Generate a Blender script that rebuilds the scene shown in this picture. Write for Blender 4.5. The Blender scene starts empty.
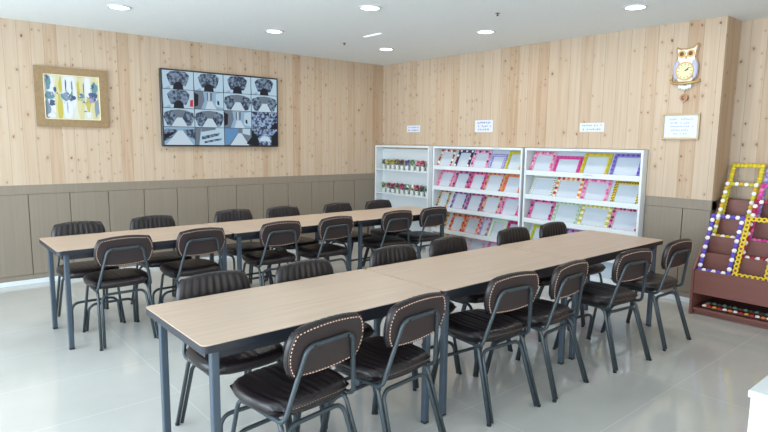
import bpy, bmesh, math, random
from mathutils import Vector, Matrix
random.seed(7)
PI = math.pi
C = bpy.context.scene.collection
R_X, W_Y, H_Z = 5.766, 6.827, 2.69       # shelf wall, TV wall, ceiling height
REC_X, PIL_Y = 6.12, 2.03                # recess wall and the pilaster's edge
WIN_X, FRONT_Y = -2.4, -2.6              # window wall, wall behind the camera

# ------------------------------------------------------------------ materials
def s2l(c):
    return tuple(((v/255)/12.92 if v/255 <= .04045 else ((v/255+.055)/1.055)**2.4) for v in c) + (1.0,)

MATS = {}
def mat(name, rgb, rough=.5, metal=0., emit=None, estr=1., spec=.5, noise=None, bump=None, coat=0.):
    if name in MATS: return MATS[name]
    m = bpy.data.materials.new(name); m.use_nodes = True
    nt = m.node_tree; b = nt.nodes['Principled BSDF']
    b.inputs['Base Color'].default_value = s2l(rgb)
    b.inputs['Roughness'].default_value = rough
    b.inputs['Metallic'].default_value = metal
    b.inputs['Specular IOR Level'].default_value = spec
    if coat: b.inputs['Coat Weight'].default_value = coat
    if emit:
        b.inputs['Emission Color'].default_value = s2l(emit); b.inputs['Emission Strength'].default_value = estr
    if noise or bump:
        tc = nt.nodes.new('ShaderNodeTexCoord')
    if noise:                                   # (scale vector, amount)
        sc, amt = noise
        mp = nt.nodes.new('ShaderNodeMapping'); mp.inputs['Scale'].default_value = sc
        nz = nt.nodes.new('ShaderNodeTexNoise'); nz.inputs['Scale'].default_value = 1.; nz.inputs['Detail'].default_value = 4
        nt.links.new(tc.outputs['Object'], mp.inputs[0]); nt.links.new(mp.outputs[0], nz.inputs['Vector'])
        rp = nt.nodes.new('ShaderNodeMapRange'); rp.inputs['From Min'].default_value = .3; rp.inputs['From Max'].default_value = .7
        rp.inputs['To Min'].default_value = 1-amt; rp.inputs['To Max'].default_value = 1+amt
        nt.links.new(nz.outputs['Fac'], rp.inputs['Value'])
        mx = nt.nodes.new('ShaderNodeVectorMath'); mx.operation = 'SCALE'
        mx.inputs[0].default_value = s2l(rgb)[:3]
        nt.links.new(rp.outputs[0], mx.inputs['Scale']); nt.links.new(mx.outputs[0], b.inputs['Base Color'])
    if bump:
        sc, st = bump
        nz = nt.nodes.new('ShaderNodeTexNoise'); nz.inputs['Scale'].default_value = sc; nz.inputs['Detail'].default_value = 3
        nt.links.new(tc.outputs['Object'], nz.inputs['Vector'])
        bp = nt.nodes.new('ShaderNodeBump'); bp.inputs['Strength'].default_value = st; bp.inputs['Distance'].default_value = .004
        nt.links.new(nz.outputs['Fac'], bp.inputs['Height']); nt.links.new(bp.outputs[0], b.inputs['Normal'])
    MATS[name] = m
    return m

def node(nt, typ, **kw):
    n = nt.nodes.new(typ)
    for k, v in kw.items(): setattr(n, k, v)
    return n

def math_n(nt, op, a, b=None, clamp=False):
    n = node(nt, 'ShaderNodeMath', operation=op); n.use_clamp = clamp
    for i, v in enumerate((a, b)):
        if v is None: continue
        if isinstance(v, (int, float)): n.inputs[i].default_value = v
        else: nt.links.new(v, n.inputs[i])
    return n.outputs[0]

def wood_panel(name, axis, width, c_light, c_dark, c_knot, seed, density=.45):
    """knotty vertical boards: per-board tint, stretched grain, knots and hairline joints"""
    m = bpy.data.materials.new(name); m.use_nodes = True
    nt = m.node_tree; b = nt.nodes['Principled BSDF']; L = nt.links.new
    tc = node(nt, 'ShaderNodeTexCoord'); sp = node(nt, 'ShaderNodeSeparateXYZ'); L(tc.outputs['Object'], sp.inputs[0])
    u = sp.outputs[axis]; v = sp.outputs[2]
    uw = math_n(nt, 'DIVIDE', math_n(nt, 'ADD', u, seed*3.17), width)
    # joints meander a little
    idx = math_n(nt, 'FLOOR', uw); fr = math_n(nt, 'FRACT', uw)
    wn = node(nt, 'ShaderNodeTexWhiteNoise', noise_dimensions='1D'); L(idx, wn.inputs['W'])
    wn2 = node(nt, 'ShaderNodeTexWhiteNoise', noise_dimensions='1D'); L(math_n(nt, 'ADD', idx, 37.3), wn2.inputs['W'])
    # grain
    cb = node(nt, 'ShaderNodeCombineXYZ')
    L(math_n(nt, 'MULTIPLY', u, 38.), cb.inputs[0]); L(math_n(nt, 'MULTIPLY', v, 1.3), cb.inputs[1]); L(math_n(nt, 'MULTIPLY', wn.outputs['Value'], 40.), cb.inputs[2])
    nz = node(nt, 'ShaderNodeTexNoise'); nz.inputs['Scale'].default_value = 1.; nz.inputs['Detail'].default_value = 4; L(cb.outputs[0], nz.inputs['Vector'])
    tint = math_n(nt, 'ADD', math_n(nt, 'MULTIPLY', math_n(nt, 'POWER', wn.outputs['Value'], 2.6), .36), math_n(nt, 'MULTIPLY', nz.outputs['Fac'], .85))
    ramp = node(nt, 'ShaderNodeValToRGB'); L(tint, ramp.inputs[0])
    ramp.color_ramp.elements[0].position = .2; ramp.color_ramp.elements[0].color = s2l(c_light)
    ramp.color_ramp.elements[1].position = 1.1 if False else 1.0; ramp.color_ramp.elements[1].color = s2l(c_dark)
    e = ramp.color_ramp.elements.new(.62); e.color = s2l(tuple((a*.62+d*.38) for a, d in zip(c_light, c_dark)))
    # knots
    cb2 = node(nt, 'ShaderNodeCombineXYZ')
    wob = node(nt, 'ShaderNodeTexNoise'); wob.inputs['Scale'].default_value = 26.; L(tc.outputs['Object'], wob.inputs['Vector'])
    dw = math_n(nt, 'MULTIPLY', math_n(nt, 'SUBTRACT', wob.outputs['Fac'], .5), .22)
    L(math_n(nt, 'ADD', math_n(nt, 'MULTIPLY', uw, 1.6), dw), cb2.inputs[0]); L(math_n(nt, 'ADD', math_n(nt, 'MULTIPLY', v, 9.), dw), cb2.inputs[1])
    vo = node(nt, 'ShaderNodeTexVoronoi', voronoi_dimensions='2D'); vo.inputs['Scale'].default_value = 1.; vo.inputs['Randomness'].default_value = .9
    L(cb2.outputs[0], vo.inputs['Vector'])
    sc = node(nt, 'ShaderNodeSeparateColor'); L(vo.outputs['Color'], sc.inputs[0])
    gate = math_n(nt, 'GREATER_THAN', math_n(nt, 'ADD', sc.outputs[0], math_n(nt, 'MULTIPLY', wn2.outputs['Value'], .7)), 1.25-density)
    rad = math_n(nt, 'ADD', math_n(nt, 'MULTIPLY', math_n(nt, 'POWER', sc.outputs[1], 3.), .12), .07)
    k = math_n(nt, 'SUBTRACT', 1., math_n(nt, 'DIVIDE', vo.outputs['Distance'], rad), clamp=True)
    k = math_n(nt, 'MULTIPLY', math_n(nt, 'MULTIPLY', math_n(nt, 'MULTIPLY', k, 1.8, clamp=True), gate), math_n(nt, 'ADD', math_n(nt, 'MULTIPLY', sc.outputs[2], .6), .3))
    halo = math_n(nt, 'SUBTRACT', 1., math_n(nt, 'DIVIDE', vo.outputs['Distance'], math_n(nt, 'MULTIPLY', rad, 3.2)), clamp=True)
    halo = math_n(nt, 'MULTIPLY', math_n(nt, 'MULTIPLY', halo, gate), .35)
    mx0 = node(nt, 'ShaderNodeMix', data_type='RGBA'); L(halo, mx0.inputs[0]); L(ramp.outputs[0], mx0.inputs[6]); mx0.inputs[7].default_value = s2l(c_dark)
    mx = node(nt, 'ShaderNodeMix', data_type='RGBA'); L(k, mx.inputs[0]); L(mx0.outputs[2], mx.inputs[6]); mx.inputs[7].default_value = s2l(c_knot)
    # joints
    j = math_n(nt, 'LESS_THAN', fr, .028)
    mj = node(nt, 'ShaderNodeMix', data_type='RGBA'); L(math_n(nt, 'MULTIPLY', j, .42), mj.inputs[0]); L(mx.outputs[2], mj.inputs[6])
    mj.inputs[7].default_value = s2l(tuple(q*.55 for q in c_dark))
    L(mj.outputs[2], b.inputs['Base Color'])
    b.inputs['Roughness'].default_value = .55; b.inputs['Specular IOR Level'].default_value = .25
    return m

def tile_floor():
    m = bpy.data.materials.new('polished_floor_tile'); m.use_nodes = True
    nt = m.node_tree; b = nt.nodes['Principled BSDF']; L = nt.links.new
    tc = node(nt, 'ShaderNodeTexCoord'); sp = node(nt, 'ShaderNodeSeparateXYZ'); L(tc.outputs['Object'], sp.inputs[0])
    def line(o, off, w, half):
        f = math_n(nt, 'FRACT', math_n(nt, 'DIVIDE', math_n(nt, 'SUBTRACT', o, off), w))
        d = math_n(nt, 'ABSOLUTE', math_n(nt, 'SUBTRACT', f, .5))
        return math_n(nt, 'GREATER_THAN', d, .5-half/w)
    g = math_n(nt, 'MAXIMUM', line(sp.outputs[0], 1.18, 1.24, .0018), line(sp.outputs[1], 1.41, .63, .0018))
    nz = node(nt, 'ShaderNodeTexNoise'); nz.inputs['Scale'].default_value = 2.2; nz.inputs['Detail'].default_value = 5
    L(tc.outputs['Object'], nz.inputs['Vector'])
    ramp = node(nt, 'ShaderNodeValToRGB'); L(nz.outputs['Fac'], ramp.inputs[0])
    ramp.color_ramp.elements[0].position = .3; ramp.color_ramp.elements[0].color = s2l((184, 183, 177))
    ramp.color_ramp.elements[1].position = .7; ramp.color_ramp.elements[1].color = s2l((192, 191, 186))
    mx = node(nt, 'ShaderNodeMix', data_type='RGBA'); L(math_n(nt, 'MULTIPLY', g, .5), mx.inputs[0]); L(ramp.outputs[0], mx.inputs[6]); mx.inputs[7].default_value = s2l((232, 233, 230))
    L(mx.outputs[2], b.inputs['Base Color'])
    b.inputs['Roughness'].default_value = .085; b.inputs['Specular IOR Level'].default_value = .8
    return m

def ceiling_mat():
    m = mat('ceiling_board', (226, 231, 232), .9, bump=(260., .35), noise=((150, 150, 150), .06))
    return m

WL, WD_, WK = (192, 175, 155), (166, 134, 104), (82, 54, 40)
M_WOOD_TV = wood_panel('knotty_boards_tv_wall', 0, .118, WL, WD_, WK, 1., .34)
M_WOOD_SH = wood_panel('knotty_boards_shelf_wall', 1, .138, WL, WD_, WK, 2., .26)
M_WOOD_RX = wood_panel('knotty_boards_return', 0, .138, WL, WD_, WK, 5., .26)
M_WAINS = mat('taupe_wainscot', (132, 121, 107), .5, noise=((60, 60, 1.5), .05), spec=.35)
M_FLOOR = tile_floor()
M_CEIL = ceiling_mat()
M_WHITE = mat('white_laminate', (208, 214, 217), .4)
M_BOARD = mat('pale_grey_blue_board', (186, 196, 206), .5)
M_WHITEWALL = mat('white_paint', (226, 227, 224), .8)
M_STEEL = mat('blue_grey_enamel', (58, 67, 72), .36, metal=.25)
M_STEEL_T = mat('blue_grey_table_enamel', (64, 76, 88), .38, metal=.2)
M_EDGE = mat('dark_slate_edge', (27, 31, 40), .4)
M_CAP = mat('black_plastic', (24, 25, 28), .5)
M_LEATH = mat('dark_brown_leather', (27, 21, 23), .36, bump=(160., .25), spec=.5)
M_LEATH_B = mat('brown_leather_panel', (44, 33, 33), .5, bump=(160., .2))
M_THREAD = mat('tan_thread', (226, 188, 166), .6)
M_OAK = mat('pale_oak_laminate', (188, 165, 145), .36, noise=((2.2, 46, 40), .07), spec=.4)
M_BLACKP = mat('black_gloss', (16, 17, 24), .3)
M_GOLD = mat('antique_gold', (184, 152, 96), .35, metal=.45)
M_MAHOG = mat('reddish_brown_board', (122, 78, 70), .45, noise=((3, 3, 60), .06), spec=.35)
M_PAPER = mat('white_paper', (206, 212, 226), .7)
M_INK = mat('blue_ink', (62, 78, 150), .7)
M_INKD = mat('grey_ink', (104, 116, 128), .7)

# ------------------------------------------------------------------ mesh helpers
def NB(): return bmesh.new()

def box(bm, c, s, bev=0., mi=0, rot=None, seg=1):
    if not bev:
        h = [Vector((a*s[0]/2, b*s[1]/2, d*s[2]/2)) for a in (-1, 1) for b in (-1, 1) for d in (-1, 1)]
        if rot is not None: h = [rot @ v for v in h]
        vs = [bm.verts.new(v+Vector(c)) for v in h]
        for q in ((0, 1, 3, 2), (4, 6, 7, 5), (0, 4, 5, 1), (2, 3, 7, 6), (0, 2, 6, 4), (1, 5, 7, 3)):
            bm.faces.new([vs[i] for i in q]).material_index = mi
        return vs
    g = bmesh.ops.create_cube(bm, size=1.)
    vs = g['verts']
    bmesh.ops.scale(bm, vec=Vector(s), verts=vs)
    fs = list({f for v in vs for f in v.link_faces})
    if bev:
        es = list({e for v in vs for e in v.link_edges})
        r = bmesh.ops.bevel(bm, geom=es, offset=bev, segments=seg, profile=.5, affect='EDGES')
        vs = list({v for f in r['faces'] for v in f.verts} | {v for v in vs if v.is_valid})
        fs = list({f for v in vs for f in v.link_faces})
    if rot is not None: bmesh.ops.rotate(bm, verts=vs, cent=(0, 0, 0), matrix=rot)
    bmesh.ops.translate(bm, verts=vs, vec=Vector(c))
    for f in fs: f.material_index = mi
    return vs

def poly(bm, pts, mi=0):
    f = bm.faces.new([bm.verts.new(p) for p in pts]); f.material_index = mi
    return f

def prism(bm, pts, d, mi=0):
    """outline pts (list of Vector) extruded by vector d"""
    a = [bm.verts.new(p) for p in pts]; b = [bm.verts.new(Vector(p)+Vector(d)) for p in pts]
    fs = [bm.faces.new(a), bm.faces.new(list(reversed(b)))]
    n = len(a)
    for i in range(n):
        fs.append(bm.faces.new((a[i], b[i], b[(i+1) % n], a[(i+1) % n])))
    for f in fs: f.material_index = mi

def fillet(pts, rad, n=6):
    pts = [Vector(p) for p in pts]; out = [pts[0]]
    for i in range(1, len(pts)-1):
        p, a, b = pts[i], pts[i-1]-pts[i], pts[i+1]-pts[i]
        la, lb = a.length, b.length; a.normalize(); b.normalize()
        ang = a.angle(b)
        if ang > PI-.02: out.append(p); continue
        t = min(rad/math.tan(ang/2), la*.48, lb*.48); r = t*math.tan(ang/2)
        cdir = (a+b).normalized(); cen = p+cdir*(r/math.sin(ang/2))
        s, e = p+a*t-cen, p+b*t-cen
        tot = s.angle(e); ax = s.cross(e).normalized()
        for k in range(n+1): out.append(cen+Matrix.Rotation(tot*k/n, 3, ax) @ s)
    out.append(pts[-1]); return out

def tube(bm, pts, r, rad=.0, seg=10, mi=0, n=6):
    P = fillet(pts, rad, n) if rad else [Vector(p) for p in pts]
    t0 = (P[1]-P[0]).normalized(); ref = Vector((0, 0, 1)) if abs(t0.z) < .9 else Vector((1, 0, 0))
    u = t0.cross(ref).normalized(); prev = t0; rings = []
    for i, p in enumerate(P):
        if i == 0: t = t0
        elif i == len(P)-1: t = (P[i]-P[i-1]).normalized()
        else: t = ((P[i]-P[i-1]).normalized()+(P[i+1]-P[i]).normalized()).normalized()
        ax = prev.cross(t)
        if ax.length > 1e-7: u = Matrix.Rotation(prev.angle(t), 3, ax.normalized()) @ u
        u = (u-t*u.dot(t)).normalized(); w = t.cross(u); prev = t
        rings.append([bm.verts.new(p+(u*math.cos(2*PI*k/seg)+w*math.sin(2*PI*k/seg))*r) for k in range(seg)])
    for a, b in zip(rings, rings[1:]):
        for k in range(seg):
            f = bm.faces.new((a[k], a[(k+1) % seg], b[(k+1) % seg], b[k])); f.smooth = True; f.material_index = mi
    for ring, rev in ((rings[0], True), (rings[-1], False)):
        f = bm.faces.new(list(reversed(ring)) if rev else ring); f.material_index = mi

def ellipsoid(bm, c, r, mi=0, seg=12, rings=8):
    c = Vector(c); T = bm.verts.new(c+Vector((0, 0, r[2]))); B = bm.verts.new(c-Vector((0, 0, r[2]))); L = []
    for j in range(1, rings):
        z, q = math.cos(PI*j/rings), math.sin(PI*j/rings)
        L.append([bm.verts.new((c.x+r[0]*q*math.cos(2*PI*k/seg), c.y+r[1]*q*math.sin(2*PI*k/seg), c.z+r[2]*z)) for k in range(seg)])
    fs = []
    for k in range(seg):
        k2 = (k+1) % seg
        fs.append(bm.faces.new((T, L[0][k], L[0][k2]))); fs.append(bm.faces.new((B, L[-1][k2], L[-1][k])))
        for a, b in zip(L, L[1:]): fs.append(bm.faces.new((a[k], b[k], b[k2], a[k2])))
    for f in fs: f.material_index = mi; f.smooth = True

def disc(bm, c, r, depth, axis='Y', seg=24, mi=0, r2=None):
    g = bmesh.ops.create_cone(bm, cap_ends=True, segments=seg, radius1=r, radius2=r if r2 is None else r2, depth=depth)
    vs = g['verts']
    if axis == 'Y': bmesh.ops.rotate(bm, verts=vs, cent=(0, 0, 0), matrix=Matrix.Rotation(PI/2, 3, 'X'))
    if axis == 'X': bmesh.ops.rotate(bm, verts=vs, cent=(0, 0, 0), matrix=Matrix.Rotation(PI/2, 3, 'Y'))
    bmesh.ops.translate(bm, verts=vs, vec=Vector(c))
    for f in {f for v in vs for f in v.link_faces}: f.material_index = mi

def ring_xz(bm, c, ro, ri, depth, seg=28, mi=0, axis='Y'):
    def P(a, r, d):
        v = (math.cos(a)*r, d, math.sin(a)*r) if axis == 'Y' else (math.cos(a)*r, math.sin(a)*r, d)
        return bm.verts.new(Vector(c)+Vector(v))
    L = []
    for k in range(seg):
        a = 2*PI*k/seg
        L.append((P(a, ro, -depth/2), P(a, ro, depth/2), P(a, ri, depth/2), P(a, ri, -depth/2)))
    for k in range(seg):
        a, b = L[k], L[(k+1) % seg]
        for i in range(4):
            f = bm.faces.new((a[i], a[(i+1) % 4], b[(i+1) % 4], b[i])); f.material_index = mi; f.smooth = i in (0, 2)

def cushion(bm, w, d, t_top, t_bot, k, nch, nu=48, nv=14, groove=.006, mi=0, power=7):
    """padded pad in the XY plane (channels run along Y), superelliptic outline, quilted top"""
    def pt(u, v, side):
        x = u*math.sqrt(1-k*v*v/2)*w/2/math.sqrt(1) ; y = v*math.sqrt(1-k*u*u/2)*d/2
        r = min(1., (abs(u)**8+abs(v)**8)**.125)
        e = math.sqrt(max(0., 1-r**power))
        if side > 0:
            h = t_top*e
            if nch: h -= groove*e*max(0., 1-abs(math.sin(PI*nch*(u+1)/2))*2.2)
            return Vector((x, y, h))
        return Vector((x, y, -t_bot*min(1., e*1.3)))
    us = [math.sin(PI/2*(-1+2*i/nu))*.35+(-1+2*i/nu)*.65 for i in range(nu+1)]
    vs_ = [math.sin(PI/2*(-1+2*j/nv))*.6+(-1+2*j/nv)*.4 for j in range(nv+1)]
    T, B = {}, {}
    for i, u in enumerate(us):
        for j, v in enumerate(vs_):
            T[i, j] = bm.verts.new(pt(u, v, 1))
            edge = i in (0, nu) or j in (0, nv)
            B[i, j] = T[i, j] if edge else bm.verts.new(pt(u, v, -1))
    for i in range(nu):
        for j in range(nv):
            for D, flip in ((T, False), (B, True)):
                q = [D[i, j], D[i+1, j], D[i+1, j+1], D[i, j+1]]
                if flip: q.reverse()
                try:
                    f = bm.faces.new(q); f.smooth = True; f.material_index = mi
                except ValueError: pass

def xf(bm, M):
    bmesh.ops.transform(bm, matrix=M, verts=bm.verts)

def obj(name, bm, mats, parent=None, loc=None, smooth=None):
    me = bpy.data.meshes.new(name)
    bmesh.ops.recalc_face_normals(bm, faces=bm.faces)
    bm.to_mesh(me); bm.free()
    for m in (mats if isinstance(mats, (list, tuple)) else [mats]): me.materials.append(m)
    o = bpy.data.objects.new(name, me); C.objects.link(o)
    if parent: o.parent = parent
    if loc: o.location = loc
    return o

def inst(name, me, parent=None, loc=(0, 0, 0)):
    o = bpy.data.objects.new(name, me); C.objects.link(o); o.parent = parent; o.location = loc
    return o

def thing(name, label, cat, loc=(0, 0, 0), rz=0., group=None):
    o = bpy.data.objects.new(name, None); C.objects.link(o); o.empty_display_size = .1
    o.location = loc; o.rotation_euler = (0, 0, rz)
    tag(o, label, cat, group); return o

def tag(o, label, cat, group=None):
    o['label'] = label; o['category'] = cat
    if group: o['group'] = group
    return o

def dup(root, loc, rz, label, group=None):
    def rec(o, parent):
        c = o.copy(); C.objects.link(c)
        if parent: c.parent = parent; 
        for ch in list(o.children): rec(ch, c)
        return c
    r = rec(root, None); r.location = loc; r.rotation_euler = (0, 0, rz)
    r['label'] = label
    if group: r['group'] = group
    return r

def struct(name, bm, mats):
    o = obj(name, bm, mats); o['kind'] = 'structure'; return o

RZ = -PI/2            # things on the shelf wall: local x = image right, local y = into the wall, local z = up

# ------------------------------------------------------------------ room shell
bm = NB(); box(bm, ((WIN_X+7)/2-.05, (FRONT_Y+W_Y)/2, -.05), (7-WIN_X+.3, W_Y-FRONT_Y+.6, .1)); struct('floor', bm, M_FLOOR)
bm = NB(); box(bm, ((WIN_X+7)/2-.05, (FRONT_Y+W_Y)/2, H_Z+.05), (7-WIN_X+.3, W_Y-FRONT_Y+.6, .1)); struct('ceiling', bm, M_CEIL)
WZ = 1.04
# the wall with the screen: boards above
bm = NB(); box(bm, ((WIN_X+R_X)/2, W_Y+.06, (H_Z+WZ)/2), (R_X-WIN_X, .12, H_Z-WZ)); struct('wall_back', bm, M_WOOD_TV)
def wainscot(x0, x1, first, pitch, z1=WZ, rail=.095, foot=.095):
    """panelled dado in local coords: front face at y = 0, body behind"""
    bm = NB(); t = .12
    box(bm, ((x0+x1)/2, t/2, z1-rail/2), (x1-x0, t, rail))
    box(bm, ((x0+x1)/2, t/2, foot/2), (x1-x0, t, foot))
    box(bm, ((x0+x1)/2, t/2+.012, z1/2), (x1-x0, t-.02, z1-.02))       # what shows in the grooves
    x = first
    while x-pitch > x0: x -= pitch
    prev = x0
    while prev < x1-1e-4:
        e = min(x, x1)
        if e-prev > .012: box(bm, ((prev+e)/2, t/2, (z1-rail+foot)/2), (e-prev-.007, t, z1-rail-foot-.006), .002)
        prev = e; x += pitch
    return bm
bm = wainscot(WIN_X, R_X, .968, .3865); bmesh.ops.translate(bm, verts=bm.verts, vec=(0, W_Y, 0)); struct('trim_1', bm, M_WAINS)
bm = NB(); box(bm, ((WIN_X+R_X)/2, W_Y-.008, .024), (R_X-WIN_X, .012, .048), .002); struct('baseboard_back', bm, M_WHITE)
# shelf wall: boards above, dado below
NY0, NY1, NZ = 2.655, 5.624, 1.478         # niche that takes the backs of the sloped display units
WZ2 = WZ-.025
for k, (ya, yb, za, zb, xb) in enumerate(((PIL_Y, W_Y+.12, NZ, H_Z, 6.5), (PIL_Y, NY0, WZ2, NZ, 6.5), (NY1, W_Y+.12, WZ2, NZ, R_X+.12))):
    bm = NB(); box(bm, ((R_X+xb)/2, (ya+yb)/2, (za+zb)/2), (xb-R_X, yb-ya, zb-za))
    for f in bm.faces:
        if f.calc_center_median().y < PIL_Y+.05: f.material_index = 1
    struct('wall_right', bm, [M_WOOD_SH, M_WOOD_RX])
bm = NB(); box(bm, (R_X+.14, (NY0+NY1)/2, NZ/2), (.02, NY1-NY0, NZ)); struct('wall_right', bm, M_WHITEWALL)
for nm_, ya, yb in (('trim_2', PIL_Y, NY0), ('trim_5', NY1, W_Y)):
    bm = wainscot(-yb, -ya, -2.283, .3865, WZ2)
    xf(bm, Matrix.Translation((R_X, 0, 0)) @ Matrix.Rotation(RZ, 4, 'Z')); struct(nm_, bm, M_WAINS)
bm = NB(); box(bm, ((R_X+6.5)/2+.06, PIL_Y+.003, (WZ-.025)/2), (6.5-R_X-.12, .006, WZ-.025)); struct('trim_3', bm, M_WAINS)
for ya, yb in ((PIL_Y, NY0), (NY1, W_Y-.02)):
    bm = NB(); box(bm, (R_X-.008, (ya+yb)/2, .024), (.012, yb-ya, .048), .002); struct('baseboard_right', bm, M_WHITE)
# recess to the right of the pilaster
bm = NB(); box(bm, (REC_X+.06, (PIL_Y+FRONT_Y)/2, (H_Z+WZ-.025)/2), (.12, PIL_Y-FRONT_Y, H_Z-WZ+.025)); struct('wall_recess', bm, M_WOOD_SH)
bm = wainscot(-PIL_Y, -FRONT_Y, -2.283, .3865, WZ-.025)
xf(bm, Matrix.Translation((REC_X, 0, 0)) @ Matrix.Rotation(RZ, 4, 'Z')); struct('trim_4', bm, M_WAINS)
# glazed wall beyond the frame's left edge (daylight) and the wall behind the camera
def glazed_wall(name, wname, a0, a1, o0, o1, z0, z1, nm, place):
    bm = NB(); t = .16
    box(bm, ((a0+a1)/2, 0, z0/2), (a1-a0, t, z0)); box(bm, ((a0+a1)/2, 0, (H_Z+z1)/2), (a1-a0, t, H_Z-z1))
    box(bm, ((a0+o0)/2, 0, (z0+z1)/2), (o0-a0, t, z1-z0)); box(bm, ((a1+o1)/2, 0, (z0+z1)/2), (a1-o1, t, z1-z0))
    xf(bm, place); struct(name, bm, M_WHITEWALL)
    bm = NB()
    for k in range(nm+1): box(bm, (o0+(o1-o0)*k/nm, 0, (z0+z1)/2), (.05, .07, z1-z0))
    for z in (z0+.02, z1-.02, z0+(z1-z0)*.72): box(bm, ((o0+o1)/2, 0, z), (o1-o0, .06, .05))
    xf(bm, place); struct(wname, bm, M_WHITE)
glazed_wall('wall_left', 'window_1', FRONT_Y, W_Y, -1.8, 6.3, .25, 2.5, 6, Matrix.Translation((WIN_X-.08, 0, 0)) @ Matrix.Rotation(PI/2, 4, 'Z'))
glazed_wall('wall_front', 'window_2', WIN_X, 6.5, -1.6, 4.2, .3, 2.45, 4, Matrix.Translation((0, FRONT_Y-.08, 0)))

# ------------------------------------------------------------------ tables
ZT, TW, TL = .74, .683, 1.33
def rounded_rect(w, d, r, n=5):
    P = []
    for cx, cy, a0 in ((w/2-r, d/2-r, 0), (-w/2+r, d/2-r, PI/2), (-w/2+r, -d/2+r, PI), (w/2-r, -d/2+r, 1.5*PI)):
        for k in range(n+1):
            a = a0+PI/2*k/n; P.append((cx+math.cos(a)*r, cy+math.sin(a)*r))
    return P
def make_table(label, group):
    t = thing('meeting_table', label, 'table', group=group)
    w, d = TL-.006, TW
    bm = NB(); prism(bm, [Vector((x, y, ZT-.004)) for x, y in rounded_rect(w-.003, d-.003, .028)], (0, 0, .004)); obj('tabletop', bm, M_OAK, t)
    bm = NB(); prism(bm, [Vector((x, y, ZT-.034)) for x, y in rounded_rect(w, d, .03)], (0, 0, .0305)); obj('edge_band', bm, M_EDGE, t)
    bm = NB(); iz = ZT-.034-.022
    for s in (-1, 1):
        box(bm, (0, s*(d/2-.055), iz), (w-.16, .025, .044)); box(bm, (s*(w/2-.055), 0, iz), (.025, d-.16, .044))
    obj('under_frame', bm, M_EDGE, t)
    for sx in (-1, 1):
        for sy in (-1, 1):
            bm = NB(); box(bm, (sx*(w/2-.066), sy*(d/2-.05), (ZT-.035+.012)/2), (.034, .034, ZT-.035-.012), .005, seg=2)
            l = obj('leg', bm, M_STEEL_T, t)
            bm = NB(); box(bm, (sx*(w/2-.066), sy*(d/2-.05), .0075), (.036, .036, .015), .004); obj('foot_cap', bm, M_CAP, l)
    return t
X1, Y1, X2, Y2 = .819, 2.028, .772, 4.432
ta = make_table('pale oak topped table in the front row, nearest the camera', 'front row of tables'); ta.location = (X1+TL/2, Y1+TW/2, 0)
dup(ta, (X1+TL*1.5, Y1+TW/2, 0), 0, 'pale oak topped table in the middle of the front row')
dup(ta, (X1+TL*2.5, Y1+TW/2, 0), 0, 'pale oak topped table at the front row end toward the brown rack')
dup(ta, (X2+TL/2, Y2+TW/2, 0), 0, 'pale oak topped table in the rear row, below the framed painting', 'rear row of tables')
dup(ta, (X2+TL*1.5, Y2+TW/2, 0), 0, 'pale oak topped table in the middle of the rear row, below the screen', 'rear row of tables')
dup(ta, (X2+TL*2.5, Y2+TW/2, 0), 0, 'pale oak topped table at the rear row end by the flowerpot shelf', 'rear row of tables')

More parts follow.
